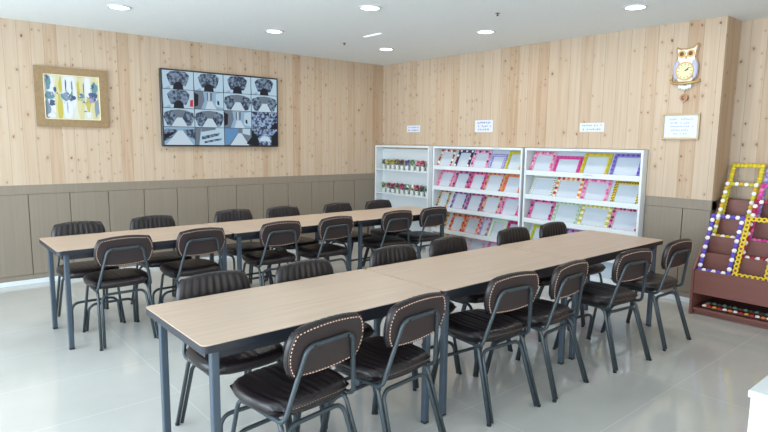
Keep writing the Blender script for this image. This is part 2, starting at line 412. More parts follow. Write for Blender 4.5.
# ------------------------------------------------------------------ chairs
TR = .0105
def make_chair(label, group):
    t = thing('dining_chair', label, 'chair', group=group)
    # seat
    bm = NB(); cushion(bm, .45, .43, .034, .032, .56, 11, groove=.009, power=9); xf(bm, Matrix.Translation((0, .035, .454)))
    seat = obj('seat', bm, M_LEATH, t)
    bm = NB()
    for i in range(26):                                 # pale stitches along the rear edge
        u = -1+2*(i+.5)/26; box(bm, (u*.18, -.1795+.012*abs(u)**4, .462), (.0045, .002, .0018))
    obj('seat_stitching', bm, mat('worn_thread', (150, 126, 112), .6), seat)
    # backrest leaning with the tube frame
    ta_ = math.atan2(.05, .295)
    M = Matrix.Translation((0, -.203, .706)) @ Matrix.Rotation(ta_, 4, 'X')
    RM = Matrix.Rotation(PI/2, 4, 'X')                 # pad plane XY -> XZ, pad top (z) -> -y
    bm = NB(); cushion(bm, .42, .236, .028, .018, .55, 10, groove=.007, power=8)
    xf(bm, M @ Matrix.Rotation(PI, 4, 'Z') @ RM)
    back = obj('backrest', bm, M_LEATH, t)
    # rear panel and its border stitching
    def outl(sc, n=64):
        P = []
        for i in range(n):
            a = 2*PI*i/n; c, s = math.cos(a), math.sin(a); m_ = max(abs(c), abs(s)); u, v = c/m_, s/m_
            P.append((u*math.sqrt(1-.275*v*v)*(.42/2-sc), v*math.sqrt(1-.275*u*u)*(.236/2-sc)))
        return P
    bm = NB(); prism(bm, [Vector((x, -.0125, z)) for x, z in outl(.0095)], (0, -.006, 0)); xf(bm, M)
    obj('back_panel', bm, M_LEATH_B, back)
    bm = NB(); P = outl(.0155, 400); acc = 0; last = P[0]; k = 0
    for p in P+[P[0]]:
        acc += math.hypot(p[0]-last[0], p[1]-last[1])
        if acc > .015:
            a = math.atan2(p[1]-last[1], p[0]-last[0])
            box(bm, (p[0], -.0193, p[1]), (.0072, .003, .0038), rot=Matrix.Rotation(-a, 3, 'Y')); acc = 0
        last = p
    xf(bm, M); obj('back_stitching', bm, M_THREAD, back)
    # tubes
    for sx in (-1, 1):
        x0, x1 = sx*.205, sx*.178
        bm = NB(); tube(bm, [(x0, .25, .009), (x1, .165, .408), (x1, .05, .408)], TR, .05); l = obj('leg', bm, M_STEEL, t)
        bm = NB(); disc(bm, (x0, .25, .006), .0125, .012, 'Z', 10); obj('foot_cap', bm, M_CAP, l)
        bm = NB(); tube(bm, [(x0, -.26, .009), (x1, -.13, .408), (x1, -.03, .408)], TR, .05); l = obj('leg', bm, M_STEEL, t)
        bm = NB(); disc(bm, (x0, -.26, .006), .0125, .012, 'Z', 10); obj('foot_cap', bm, M_CAP, l)
        bm = NB(); tube(bm, [(x1, .052, .408), (x1, -.032, .408)], TR); obj('side_rail', bm, M_STEEL, t)
    bm = NB(); tube(bm, [(-.181, -.259, .009), (-.154, -.140, .376), (.154, -.140, .376), (.181, -.259, .009)], TR, .05); obj('rear_hoop', bm, M_STEEL, t)
    bm = NB(); tube(bm, [(-.182, .249, .009), (-.169, .209, .225), (.169, .209, .225), (.182, .249, .009)], TR, .06); obj('front_hoop', bm, M_STEEL, t)
    bm = NB()
    tube(bm, [(-.184, .03, .414), (-.192, -.172, .414), (-.122, -.2365, .73), (.122, -.2365, .73), (.192, -.172, .414), (.184, .03, .414)], TR, .045); bf = obj('back_frame', bm, M_STEEL, t)
    bm = NB()
    for sx in (-.09, .09): disc(bm, (sx, -.247, .728), .006, .006, 'Y', 10)
    obj('bolt', bm, M_CAP, bf)
    return t
A = 'dark brown padded chair'
ORD = ['nearest the camera', 'second from the camera', 'third from the camera', 'fourth from the camera', 'fifth from the camera']
near1 = [(1.265, 1.843, 7), (1.78, 1.851, 6), (2.535, 1.868, -5), (3.06, 1.838, 3.7), (3.77, 1.79, -7), (4.45, 1.775, -2.4)]
far1 = [(1.23, 2.865, 0), (1.78, 2.83, 2), (2.53, 2.88, -1), (3.11, 2.91, 2), (3.90, 2.90, -2), (4.475, 2.89, 0)]
near2 = [(1.205, 4.375, 0), (1.80, 4.395, 2), (2.522, 4.375, -2), (3.11, 4.36, 1), (3.90, 4.37, -3), (4.455, 4.385, -1)]
far2 = [(1.11, 5.35, 0), (1.737, 5.375, 1), (2.555, 5.40, -1), (3.117, 5.37, 0), (3.81, 5.32, 2), (4.42, 5.315, -1)]
first = None
for L, side, row, grp, end in ((near1, 0, 'back to the camera, front row', 'chairs on the near side of the front row', 'sixth, at the rack end'),
                               (far1, 1, 'facing the camera, front row', 'chairs on the far side of the front row', 'sixth, at the frame shelf end'),
                               (near2, 0, 'back to the camera, rear row', 'chairs on the near side of the rear row', 'sixth, at the white shelf end'),
                               (far2, 1, 'facing the camera, rear row', 'chairs on the far side of the rear row', 'sixth, at the flowerpot shelf end')):
    for i, (x, y, a) in enumerate(L):
        rz = math.radians(a)+(PI if side else 0)
        off = Matrix.Rotation(rz, 3, 'Z') @ Vector((0, .205 if not side else .225, 0))
        lab = '%s, %s, %s' % (A, row, (ORD+[end])[i])
        loc = (x+off.x, y+off.y, 0)
        if first is None:
            first = make_chair(lab, grp); first.location = loc; first.rotation_euler = (0, 0, rz)
        else: dup(first, loc, rz, lab, grp)

# ------------------------------------------------------------------ screen with sixteen camera pictures
TX0, TX1, TZ0, TZ1 = 2.342, 3.874, 1.443, 2.341
tv = thing('wall_television', 'large black wall television showing a grid of sixteen surveillance pictures', 'television', ((TX0+TX1)/2, W_Y, (TZ0+TZ1)/2))
tw, th = TX1-TX0, TZ1-TZ0
bm = NB(); box(bm, (0, -.045, 0), (tw, .05, th), .004); obj('body', bm, M_BLACKP, tv)
bm = NB(); box(bm, (0, -.01, 0), (.5, .02, .4)); obj('wall_bracket', bm, M_CAP, tv)
def emi(name, rgb, st=.8, mottle=None):
    if name in MATS: return MATS[name]
    m = bpy.data.materials.new(name); m.use_nodes = True; nt = m.node_tree; b = nt.nodes['Principled BSDF']
    b.inputs['Base Color'].default_value = (.01, .01, .012, 1); b.inputs['Roughness'].default_value = .35; b.inputs['Specular IOR Level'].default_value = .12
    b.inputs['Emission Color'].default_value = s2l(rgb); b.inputs['Emission Strength'].default_value = st
    if mottle:
        tc = node(nt, 'ShaderNodeTexCoord'); nz = node(nt, 'ShaderNodeTexNoise'); nz.inputs['Scale'].default_value = 34; nz.inputs['Detail'].default_value = 3
        nt.links.new(tc.outputs['Object'], nz.inputs['Vector'])
        rp = node(nt, 'ShaderNodeValToRGB'); nt.links.new(nz.outputs['Fac'], rp.inputs[0])
        rp.color_ramp.elements[0].position = .42; rp.color_ramp.elements[0].color = s2l(mottle)
        rp.color_ramp.elements[1].position = .6; rp.color_ramp.elements[1].color = s2l(rgb)
        nt.links.new(rp.outputs[0], b.inputs['Emission Color'])
    MATS[name] = m; return m
E_PALE = emi('screen_pale', (176, 204, 222)); E_MID = emi('screen_mid', (140, 172, 198)); E_DOT = emi('screen_mottled', (120, 142, 164), .8, (44, 56, 76))
E_DARK = emi('screen_dark', (20, 24, 34)); E_LITE = emi('screen_floor', (190, 210, 224)); E_BLUE = emi('screen_blue', (92, 140, 184))
E_RED = emi('screen_red', (190, 40, 60)); E_NAVY = emi('screen_navy_mottled', (150, 176, 206), .8, (34, 42, 78)); E_GREY = emi('screen_grey', (104, 118, 132))
SCR = [E_PALE, E_MID, E_DOT, E_DARK, E_LITE, E_BLUE, E_RED, E_NAVY, E_GREY]
FEED = {
 'dome': [(0, [(0, 0), (1, 0), (1, 1), (0, 1)]), (2, [(.3, .22), (.24, .45), (.2, .72), (.3, .9), (.5, .95), (.7, .92), (.8, .74), (.76, .45), (.7, .22)]),
          (3, [(.36, 0), (.38, .3), (.45, .42), (.55, .42), (.62, .3), (.64, 0)]), (3, [(0, 0), (0, .55), (.05, .42), (.1, 0)]), (1, [(.12, 0), (.3, 0), (.26, .2)])],
 'fan': [(0, [(0, 0), (1, 0), (1, 1), (0, 1)]), (8, [(.06, .5), (.12, .74), (.3, .86), (.5, .9), (.7, .86), (.88, .74), (.95, .5), (.8, .12), (.7, .06), (.3, .06), (.18, .12)]),
         (2, [(.06, .5), (.12, .74), (.3, .86), (.44, .5), (.3, .08), (.18, .12)]), (2, [(.95, .5), (.88, .74), (.7, .86), (.57, .5), (.72, .08), (.82, .12)]), (4, [(.28, 0), (.72, 0), (.58, .5), (.44, .5)])],
 'hall': [(1, [(0, 0), (1, 0), (1, 1), (0, 1)]), (8, [(0, 0), (.22, 0), (.34, .5), (.3, 1), (0, 1)]), (3, [(.0, .1), (.12, .2), (.14, .8), (0, .9)]), (4, [(.36, .0), (.75, 0), (.6, .45), (.45, .45)]),
          (8, [(.42, .5), (.6, .5), (.62, .95), (.42, .95)]), (4, [(.47, .5), (.52, .5), (.52, .95), (.47, .95)]), (0, [(.72, .2), (1, .1), (1, 1), (.74, .9)]), (3, [(.78, .3), (.86, .26), (.84, .5), (.78, .52)])],
 'crowd': [(7, [(0, 0), (1, 0), (1, 1), (0, 1)]), (3, [(.7, .0), (1, 0), (1, .4), (.85, .3)])],
 'aisle': [(1, [(0, 0), (1, 0), (1, 1), (0, 1)]), (2, [(0, .2), (.3, .45), (.45, .85), (.1, .9), (0, .8)]), (2, [(.6, .85), (.75, .5), (1, .3), (1, .9)]), (4, [(.05, 0), (.95, 0), (.6, .8), (.45, .8)]), (3, [(0, .3), (.3, .6), (.35, .75), (0, .6)])],
 'counter': [(0, [(0, 0), (1, 0), (1, 1), (0, 1)]), (2, [(.2, .3), (.8, .55), (.85, .72), (.22, .5)]), (2, [(.3, .1), (.9, .3), (.92, .42), (.3, .22)]), (8, [(0, 0), (.12, 0), (.2, 1), (0, 1)]), (8, [(.2, .75), (.7, .9), (.7, 1), (.2, 1)])],
 'blue': [(8, [(0, 0), (1, 0), (1, 1), (0, 1)]), (5, [(0, 0), (.18, .1), (.5, .75), (.5, 1), (0, 1)]), (4, [(.2, 0), (.9, 0), (.62, .72), (.5, .72)]), (0, [(.66, .7), (.95, .6), (.95, 1), (.66, 1)]), (3, [(.8, .1), (1, 0), (1, .5)])],
 'stall': [(7, [(0, 0), (1, 0), (1, 1), (0, 1)]), (3, [(0, 0), (.3, 0), (.2, .6), (0, .9)]), (3, [(1, 0), (.75, 0), (.78, .6), (1, .9)]), (4, [(.25, .25), (.75, .25), (.62, .55), (.4, .55)])],
}
GRID = [['dome']*4, ['dome', 'hall', 'fan', 'fan'], ['fan', 'fan', 'hall', 'crowd'], ['aisle', 'counter', 'blue', 'stall']]
cw, ch = (tw-.03)/4, (th-.03)/4
for r in range(4):
    for c in range(4):
        bm = NB(); x0, z0 = -tw/2+.015+c*cw+.004, th/2-.015-(r+1)*ch+.003
        for k, (mi, P) in enumerate(FEED[GRID[r][c]]):
            n = len(P); g_ = 1.22 if GRID[r][c] in ('dome', 'fan') and k else 1.
            Q = [(min(1., max(0., .5+(px-.5)*g_)), min(1., max(0., .5+(pz-.5)*(1.12 if g_ > 1 else 1.)))) for px, pz in P]
            poly(bm, [Vector((x0+px*(cw-.008), -.0705-.0003*k, z0+pz*(ch-.006))) for px, pz in Q], mi)
        if (r, c) == (1, 0): poly(bm, [Vector((x0+px*(cw-.008), -.0725, z0+pz*(ch-.006))) for px, pz in ((.86, .1), (.97, .1), (.97, .5), (.88, .45))], 6)
        o = obj('screen_picture', bm, SCR, tv)

# ------------------------------------------------------------------ framed painting
pa = thing('framed_painting', 'tan wood framed abstract painting of white, yellow and navy strokes', 'painting', (1.43, W_Y, 1.951))
fw, fh, fb = .685, .615, .078
bm = NB()
for s in (-1, 1):
    prism(bm, [Vector((-fw/2, -.004, s*fh/2)), Vector((fw/2, -.004, s*fh/2)), Vector((fw/2-fb, -.004, s*(fh/2-fb))), Vector((-fw/2+fb, -.004, s*(fh/2-fb)))], (0, -.034, 0))
    prism(bm, [Vector((s*fw/2, -.004, -fh/2)), Vector((s*fw/2, -.004, fh/2)), Vector((s*(fw/2-fb), -.004, fh/2-fb)), Vector((s*(fw/2-fb), -.004, -fh/2+fb))], (0, -.034, 0))
obj('frame', bm, mat('tan_oak_frame', (138, 114, 80), .5, noise=((30, 30, 30), .12)), pa)
bm = NB(); cw2, ch2 = fw-2*fb, fh-2*fb; box(bm, (0, -.012, 0), (cw2, .012, ch2))
rr = random.Random(3)
def blot(cx, cz, w, h, mi, lay, n=12, j=.3):
    P = []
    for k in range(n):
        a = 2*PI*k/n; q = 1+rr.uniform(-j, j)
        x = max(-cw2/2+.002, min(cw2/2-.002, cx+math.cos(a)*w/2*q)); z = max(-ch2/2+.002, min(ch2/2-.002, cz+math.sin(a)*h/2*q))
        P.append(Vector((x, -.0185-.0002*lay, z)))
    poly(bm, P, mi)
# 0 canvas 1 cream 2 yellow 3 navy 4 teal 5 white 6 blue grey 7 lilac
lay = 0
for x0, w, mi in ((-.21, .11, 5), (-.14, .05, 1), (-.03, .14, 5), (.08, .07, 1), (.15, .06, 5), (.22, .09, 1)):
    lay += 1; blot(x0, rr.uniform(-.03, .05), w, .52, mi, lay, 14, .12)
for x0, z0, w, h, mi in ((-.235, -.12, .06, .2, 6), (-.22, .14, .05, .13, 4), (-.12, -.1, .05, .26, 2), (-.11, .12, .035, .16, 2), (.075, -.09, .045, .24, 1), (.15, -.06, .05, .16, 2),
                         (.06, .08, .03, .2, 2), (.235, -.1, .05, .2, 6), (.22, .1, .05, .13, 4), (-.21, .02, .1, .07, 4), (-.19, -.06, .05, .07, 3), (.2, .02, .09, .1, 3), (.185, -.02, .05, .07, 7),
                         (-.045, .01, .15, .1, 4), (-.06, .02, .06, .06, 6), (.0, .0, .06, .05, 3), (.09, .02, .06, .05, 4), (-.06, .12, .012, .12, 3), (.0, .13, .01, .1, 3), (-.03, .1, .04, .14, 5), (-.03, -.13, .07, .2, 5),
                         (-.05, -.1, .012, .12, 7), (.11, .1, .008, .12, 3), (.12, -.14, .03, .012, 3), (-.16, .08, .03, .05, 3), (-.23, .2, .02, .04, 3), (.2, .13, .02, .06, 3), (-.2, -.19, .08, .06, 5)):
    lay += 1; blot(x0, z0, w, h, mi, lay)
for k in range(60):
    lay += 1; blot(rr.gauss(rr.choice((-.2, -.04, .1, .2)), .03), rr.gauss(.01, .035), rr.uniform(.008, .02), rr.uniform(.008, .02), rr.choice((3, 4, 6, 7, 5)), lay, 7)
obj('canvas', bm, [mat('canvas_pale', (194, 196, 178), .7), mat('paint_cream', (192, 186, 140), .7), mat('paint_yellow', (176, 164, 70), .7), mat('paint_navy', (66, 80, 112), .7),
                   mat('paint_teal', (92, 130, 142), .7), mat('paint_white', (200, 204, 208), .7), mat('paint_bluegrey', (118, 134, 150), .7), mat('paint_lilac', (146, 138, 176), .7)], pa)
bm = NB()
for s in (-1, 1):
    box(bm, (s*(cw2/2-.003), -.031, 0), (.006, .016, ch2)); box(bm, (0, -.031, s*(ch2/2-.003)), (cw2, .016, .006))
obj('inner_slip', bm, mat('pale_gilt', (226, 214, 180), .4), pa)

# ------------------------------------------------------------------ writing made of small strokes
def glyph_rows(bm, w, h, rows, y, rnd, mi=0, fill=.9, weight=.2):
    """rows of small syllable-like marks, unreadable as in the photograph; rows = list of mark counts"""
    rh = h/len(rows)
    for r, n in enumerate(rows):
        z = h/2-rh*(r+.5); cw_ = w*fill/max(rows); g = min(rh*.74, cw_*.9)
        for k in range(n):
            x = (k-(n-1)/2)*cw_
            if rnd.random() < .12: continue
            for q in range(3):
                if rnd.random() < .5: box(bm, (x+rnd.uniform(-.15, .15)*g, y, z+rnd.uniform(-.4, .4)*g), (g*rnd.uniform(.45, .8), .0008, g*weight), mi=mi)
                else: box(bm, (x+rnd.uniform(-.35, .35)*g, y, z+rnd.uniform(-.12, .12)*g), (g*weight, .0008, g*rnd.uniform(.5, .9)), mi=mi)
def paper_sign(label, y0, y1, z0, z1, rows, seed, ink):
    s = thing('paper_sign', label, 'sign', (R_X, (y0+y1)/2, (z0+z1)/2), RZ, 'paper signs above the white shelves')
    w, h = abs(y1-y0), z1-z0
    bm = NB(); box(bm, (0, -.0022, 0), (w, .003, h)); obj('sheet', bm, M_PAPER, s)
    bm = NB(); glyph_rows(bm, w*.92, h*.86, rows, -.0042, random.Random(seed)); obj('lettering', bm, ink, s)
paper_sign('small blue-lettered paper strip on the boards above the flowerpot shelf', 6.265, 5.99, 1.672, 1.768, [9, 9], 1, M_INK)
paper_sign('taller blue-lettered paper notice above the middle frame shelves', 4.95, 4.655, 1.665, 1.818, [8, 9, 7], 2, M_INK)
paper_sign('wide grey-lettered paper strip above the frame shelves next to the owl clock', 3.435, 3.15, 1.66, 1.757, [10, 9], 3, M_INKD)

# framed notice below the owl clock
nt_ = thing('framed_notice', 'thin gold framed white notice hanging below the owl clock', 'notice', (R_X, 2.36, 1.706), RZ)
w, h = .345, .25
bm = NB()
for s in (-1, 1):
    box(bm, (0, -.012, s*(h/2-.009)), (w, .02, .018), .003); box(bm, (s*(w/2-.009), -.012, 0), (.018, .02, h-.036), .003)
obj('frame', bm, mat('pale_gold_frame', (170, 150, 116), .35, metal=.15), nt_)
bm = NB(); box(bm, (0, -.006, 0), (w-.036, .008, h-.036)); sh = obj('sheet', bm, mat('notice_paper', (200, 204, 218), .35), nt_)
bm = NB(); glyph_rows(bm, w*.76, h*.7, [12, 11, 13, 10, 7], -.0105, random.Random(9), weight=.2); obj('lettering', bm, mat('notice_ink', (128, 142, 196), .7), sh)

# ------------------------------------------------------------------ owl clock
ow = thing('owl_clock', 'cream and gold owl wall clock with pendulum above the framed notice', 'clock', (R_X, 2.348, 2.25), RZ)
M_CREAM = mat('owl_cream', (226, 214, 196), .4); M_LILAC = mat('owl_lilac', (170, 170, 196), .4); M_BROWN = mat('owl_brown', (96, 58, 44), .35)
def outline_prism(bm, pts, y0, d, mi=0): prism(bm, [Vector((x, y0, z)) for x, z in pts], (0, -d, 0), mi)
body = [(-.055, -.125), (-.095, -.07), (-.105, 0), (-.092, .06), (-.075, .1), (-.085, .15), (-.088, .2), (-.06, .178), (-.03, .182), (0, .176), (.03, .182), (.062, .186), (.098, .222), (.09, .16), (.08, .1), (.097, .06), (.108, 0), (.1, -.07), (.06, -.125)]
bm = NB(); outline_prism(bm, body, -.004, .03); obj('body', bm, M_CREAM, ow)
bm = NB()
for i in range(len(body)):
    a, b_ = body[i], body[(i+1) % len(body)]; tube(bm, [(a[0], -.034, a[1]), (b_[0], -.034, b_[1])], .005, seg=6)
obj('gilt_outline', bm, M_GOLD, ow)
for s in (-1, 1):
    bm = NB(); ellipsoid(bm, (s*.08, -.03, -.01), (.034, .018, .095)); 
    wg = obj('wing', bm, M_LILAC, ow)
    bm = NB()
    ring_xz(bm, (s*.04, -.036, .135), .034, .02, .012); e = obj('eye', bm, M_GOLD, ow)
    bm = NB(); ellipsoid(bm, (s*.04, -.036, .135), (.022, .012, .022)); p_ = obj('iris', bm, M_BROWN, e)
bm = NB(); prism(bm, [Vector((-.012, -.034, .115)), Vector((.012, -.034, .115)), Vector((0, -.034, .085))], (0, -.016, 0)); obj('beak', bm, M_GOLD, ow)
bm = NB(); disc(bm, (0, -.04, -.025), .078, .014, seg=32); face = obj('clock_face', bm, mat('clock_cream', (206, 204, 160), .45), ow)
bm = NB(); ring_xz(bm, (0, -.042, -.025), .084, .074, .018); obj('bezel', bm, M_GOLD, face)
for k in range(12):
    bm = NB(); a = PI*k/6; box(bm, (math.sin(a)*.062, -.0475, -.025+math.cos(a)*.062), (.006, .002, .016), rot=Matrix.Rotation(a, 3, 'Y'))
    obj('hour_mark', bm, mat('clock_grey', (128, 128, 130), .5), face)
for nm, a, l in (('hour_hand', math.radians(68), .034), ('minute_hand', math.radians(52), .052)):
    bm = NB(); box(bm, (math.sin(a)*l/2, -.0485, -.025+math.cos(a)*l/2), (.007, .002, l), rot=Matrix.Rotation(a, 3, 'Y')); obj(nm, bm, M_CAP, face)
bm = NB(); tube(bm, [(-.135, -.03, -.095), (-.115, -.03, -.13), (-.04, -.034, -.14), (.05, -.034, -.138), (.135, -.03, -.122)], .011, .03); tube(bm, [(-.12, -.03, -.12), (-.128, -.03, -.07), (-.115, -.03, -.055)], .008, .02)
tube(bm, [(.08, -.03, -.13), (.13, -.03, -.108)], .007); obj('branch', bm, M_GOLD, ow)
for k in range(5):
    bm = NB(); ellipsoid(bm, (-.048+k*.024, -.018, -.165-.006*(2-abs(k-2))), (.015, .01, .026)); obj('tail_feather', bm, M_WHITE, ow)
bm = NB(); tube(bm, [(0, -.02, -.15), (0, -.02, -.265)], .002, seg=6); pd = obj('pendulum', bm, M_GOLD, ow)
bm = NB(); ring_xz(bm, (0, -.02, -.272), .036, .02, .012); ellipsoid(bm, (0, -.02, -.272), (.022, .008, .016)); obj('pendulum_bob', bm, mat('bob_bronze', (150, 112, 84), .35, metal=.4), pd)

# ------------------------------------------------------------------ flower bits
def blossom_mesh(bm, c, r, mi, n=None, tilt=None):
    """a small rose: squashed ball with a ring of petals, facing local n = -y"""
    ellipsoid(bm, (c[0], c[1]-r*.25, c[2]), (r*.62, r*.62, r*.62), mi, 8, 6)
    for k in range(5):
        a = 2*PI*k/5+c[0]*37; ellipsoid(bm, (c[0]+math.cos(a)*r*.58, c[1], c[2]+math.sin(a)*r*.58), (r*.46, r*.4, r*.46), mi, 6, 4)
COL = dict(white=(236, 234, 230), red=(186, 36, 44), crimson=(160, 26, 62), darkred=(120, 22, 36), navy=(52, 48, 98), pink=(226, 120, 168), pale=(236, 178, 200), magenta=(206, 52, 138),
           hot=(214, 84, 160), lavender=(140, 124, 196), violet=(96, 72, 176), lilac=(176, 160, 208), yellow=(222, 192, 40), olive=(196, 186, 52), lime=(176, 190, 62), orange=(226, 126, 58),
           gold=(206, 160, 48), peach=(230, 172, 150), mauve=(176, 112, 140), brown=(110, 66, 58), green=(110, 150, 90), dkgreen=(56, 78, 60), mint=(196, 216, 186), black=(34, 32, 30), cream=(234, 220, 188),
           grey=(168, 180, 172), purple=(112, 50, 140), plum=(96, 36, 84), teal=(104, 136, 128), rose=(214, 96, 118))
def cm(n): return mat('flower_'+n, COL[n], .65)

BL = {}
def blossom_me(col, r):
    key = (col, r)
    if key not in BL:
        bm = NB(); ellipsoid(bm, (0, 0, 0), (r*.8, r*.6, r*.8), 0, 10, 7)
        for k in range(6):
            a = 2*PI*k/6; ellipsoid(bm, (math.cos(a)*r*.6, .001, math.sin(a)*r*.6), (r*.42, r*.38, r*.42), 0, 7, 5)
        me = bpy.data.meshes.new('flower'); bm.to_mesh(me); bm.free(); me.materials.append(cm(col)); BL[key] = me
    return BL[key]
def small_frame(label, pos, cols, base, w=.285, h=.262, bar=.036, lean=27., style='rose', group=None):
    """flower-trimmed picture frame leaning back on a display tier; local origin at the middle of its foot"""
    t = thing('flower_photo_frame', label, 'picture frame', pos, RZ, group)
    T = Matrix.Rotation(-math.radians(lean), 4, 'X')
    bm = NB()
    for s in (-1, 1):
        box(bm, (s*(w/2-bar/2), -.006, h/2), (bar, .008, h)); box(bm, (0, -.006, h/2+s*(h/2-bar/2)), (w-2*bar, .008, bar))
    if style != 'dot':
        xf(bm, T); obj('border', bm, mat('card_'+base, COL[base], .6), t)
        if style == 'plain': return t
        bm = NB()
    pitch = {'rose': .034, 'dense': .026, 'dot': .03, 'sparse': .056}[style]; r = {'rose': .0175, 'dense': .0135, 'dot': .0085, 'sparse': .019}[style]
    P = []
    nx, nz = max(2, round((w-bar)/pitch)), max(2, round((h-bar)/pitch))
    for i in range(nx+1): P += [((i/nx-.5)*(w-bar), bar/2), ((i/nx-.5)*(w-bar), h-bar/2)]
    for j in range(1, nz): P += [(-(w-bar)/2, bar/2+(h-bar)*j/nz), ((w-bar)/2, bar/2+(h-bar)*j/nz)]
    if style == 'dot':
        P = [(x+q, z+q*.6) for x, z in P for q in (-.008, .008)]
    rr_ = random.Random(label)
    for k, (x, z) in enumerate(sorted(P, key=lambda p: math.atan2(p[1]-h/2, p[0]))):
        mi = k % len(cols) if style != 'sparse' else rr_.randrange(len(cols))
        if style == 'dot': ellipsoid(bm, (x, -.012, z), (r, .005, r), mi+1, 6, 4)
        elif style == 'sparse':
            o = inst('flower', blossom_me(cols[mi], r), t, T @ Vector((x, -.0165, z))); o.rotation_euler = (-math.radians(lean), 0, 0)
        else: blossom_mesh(bm, (x+rr_.uniform(-.003, .003), -.016, z+rr_.uniform(-.003, .003)), r, mi)
    xf(bm, T)
    if style == 'dot': obj('border', bm, [mat('card_'+base, COL[base], .6)]+[cm(c) for c in cols], t)
    elif style != 'sparse': obj('flower_trim', bm, [cm(c) for c in cols], t)
    return t

# ------------------------------------------------------------------ white shelves
XS = 5.67; LEAN = 27.
SZ = 1.474
LIPS = [(1.155, 1.212), (.871, .928), (.587, .643), (.277, .333), (.04, .097)]
def display_unit(label, y0, y1):
    w = y0-y1; d = .206
    t = thing('frame_display_unit', label, 'shelf', (XS, (y0+y1)/2, 0), RZ, 'white display units')
    for s in (-1, 1):
        bm = NB(); box(bm, (s*(w/2-.0125), d/2, SZ/2), (.025, d, SZ), .002); obj('side_panel', bm, M_WHITE, t)
    bm = NB(); box(bm, (0, d/2, SZ-.014), (w-.052, d, .028)); obj('top_panel', bm, M_WHITE, t)
    bm = NB(); box(bm, (0, d-.005, SZ/2-.02), (w-.052, .008, SZ-.06)); obj('back_panel', bm, M_WHITE, t)
    for k, (z0, z1) in enumerate(LIPS):
        ztop = SZ-.03 if k == 0 else LIPS[k-1][0]-.004
        bm = NB(); box(bm, (0, .004, (z0+z1)/2), (w-.052, .008, z1-z0), .002)
        obj('front_lip', bm, M_WHITE, t)
        bm = NB(); box(bm, (0, .0085+(d-.02)/2, z0+.006), (w-.052, d-.02, .012)); obj('shelf_board', bm, M_WHITE, t)
        bm = NB(); hh = ztop-(z0+.014); dy = hh*math.tan(math.radians(LEAN))
        prism(bm, [Vector((-w/2+.027, .0445, z0+.014)), Vector((-w/2+.027, .0445+dy, ztop-.002)), Vector((-w/2+.027, .0495+dy, ztop-.002)), Vector((-w/2+.027, .0495, z0+.014))], (w-.054, 0, 0)); obj('sloping_board', bm, M_BOARD, t)
    return t
U2 = display_unit('white sloped display unit in the middle, full of closely set flower frames', 5.62, 4.118)
U3 = display_unit('white sloped display unit nearest the owl clock, with larger spaced flower frames', 4.082, 2.66)
def label_strip(parent, x, z, seed):
    bm = NB(); box(bm, (0, 0, 0), (.13, .002, .022)); o = obj('shelf_label', bm, M_PAPER, parent, (x, -.0012, z))
    bm = NB(); glyph_rows(bm, .12, .02, [9], -.0014, random.Random(seed)); obj('lettering', bm, M_INKD, o)
label_strip(U3, -.02, SZ-.014, 21); label_strip(U3, .12, LIPS[0][1]-.02, 22); label_strip(U2, .35, SZ-.014, 23)

G2, G3 = 'flower frames on the middle display unit', 'flower frames on the display unit nearest the owl clock'
rows2 = [
 [(5.405, 0.320, ['darkred', 'white', 'rose'], 'cream', 'rose', 'dark red and white rose photo frame'), (5.093, 0.266, ['darkred', 'navy', 'white'], 'navy', 'rose', 'dark red and navy rose photo frame'), (4.800, 0.284, ['pink', 'plum', 'pale'], 'pale', 'rose', 'pink and plum flowered photo frame'),
  (4.524, 0.250, ['lilac', 'mint'], 'lavender', 'dot', 'thin lavender dotted photo frame'), (4.262, 0.250, ['olive', 'yellow'], 'olive', 'dense', 'yellow-olive flowered photo frame')],
 [(5.405, 0.303, ['pink', 'rose'], 'pale', 'rose', 'pink rose photo frame at the pot shelf end'), (5.118, 0.269, ['pink', 'plum', 'mauve'], 'mauve', 'rose', 'pink and plum rose photo frame'), (4.846, 0.260, ['crimson', 'hot'], 'pink', 'rose', 'crimson and hot pink rose photo frame'),
  (4.570, 0.289, ['brown', 'pink', 'gold'], 'peach', 'dense', 'brown, pink and gold mixed flower photo frame'), (4.280, 0.285, ['orange', 'rose', 'gold'], 'orange', 'dense', 'orange flowered photo frame')],
 [(5.440, 0.308, ['orange', 'green', 'brown'], 'cream', 'rose', 'orange, green and brown flowered photo frame'), (5.155, 0.256, ['navy', 'pink', 'plum'], 'lilac', 'dense', 'navy and pink mixed flower photo frame'), (4.885, 0.270, ['purple', 'pink', 'brown'], 'mauve', 'dense', 'purple, pink and brown flowered photo frame'),
  (4.600, 0.290, ['peach', 'brown', 'mauve'], 'peach', 'rose', 'peach and mauve rose photo frame'), (4.300, 0.288, ['hot', 'pink', 'magenta'], 'pale', 'rose', 'hot pink rose photo frame')],
 [(5.452, 0.291, ['gold', 'brown'], 'cream', 'rose', 'gold and brown flowered photo frame'), (5.178, 0.250, ['orange', 'red', 'peach'], 'orange', 'rose', 'orange and red rose photo frame'), (4.915, 0.260, ['red', 'peach', 'orange'], 'peach', 'dense', 'red and peach dense flower photo frame'),
  (4.700, 0.165, ['mauve', 'pale'], 'lilac', 'rose', 'mauve and pale pink rose photo frame'), (4.490, 0.250, ['mint'], 'mint', 'plain', 'plain pale green photo frame'), (4.250, 0.220, ['magenta', 'crimson'], 'magenta', 'rose', 'magenta rose photo frame')],
 [(5.450, 0.290, ['gold', 'yellow'], 'gold', 'rose', 'gold flowered photo frame'), (5.168, 0.257, ['yellow', 'orange'], 'gold', 'dense', 'yellow and orange flowered photo frame'), (4.831, 0.274, ['pale', 'grey'], 'pale', 'rose', 'pale pink rose photo frame'), (4.516, 0.256, ['pink', 'hot'], 'pink', 'dense', 'bright pink flowered photo frame')],
]
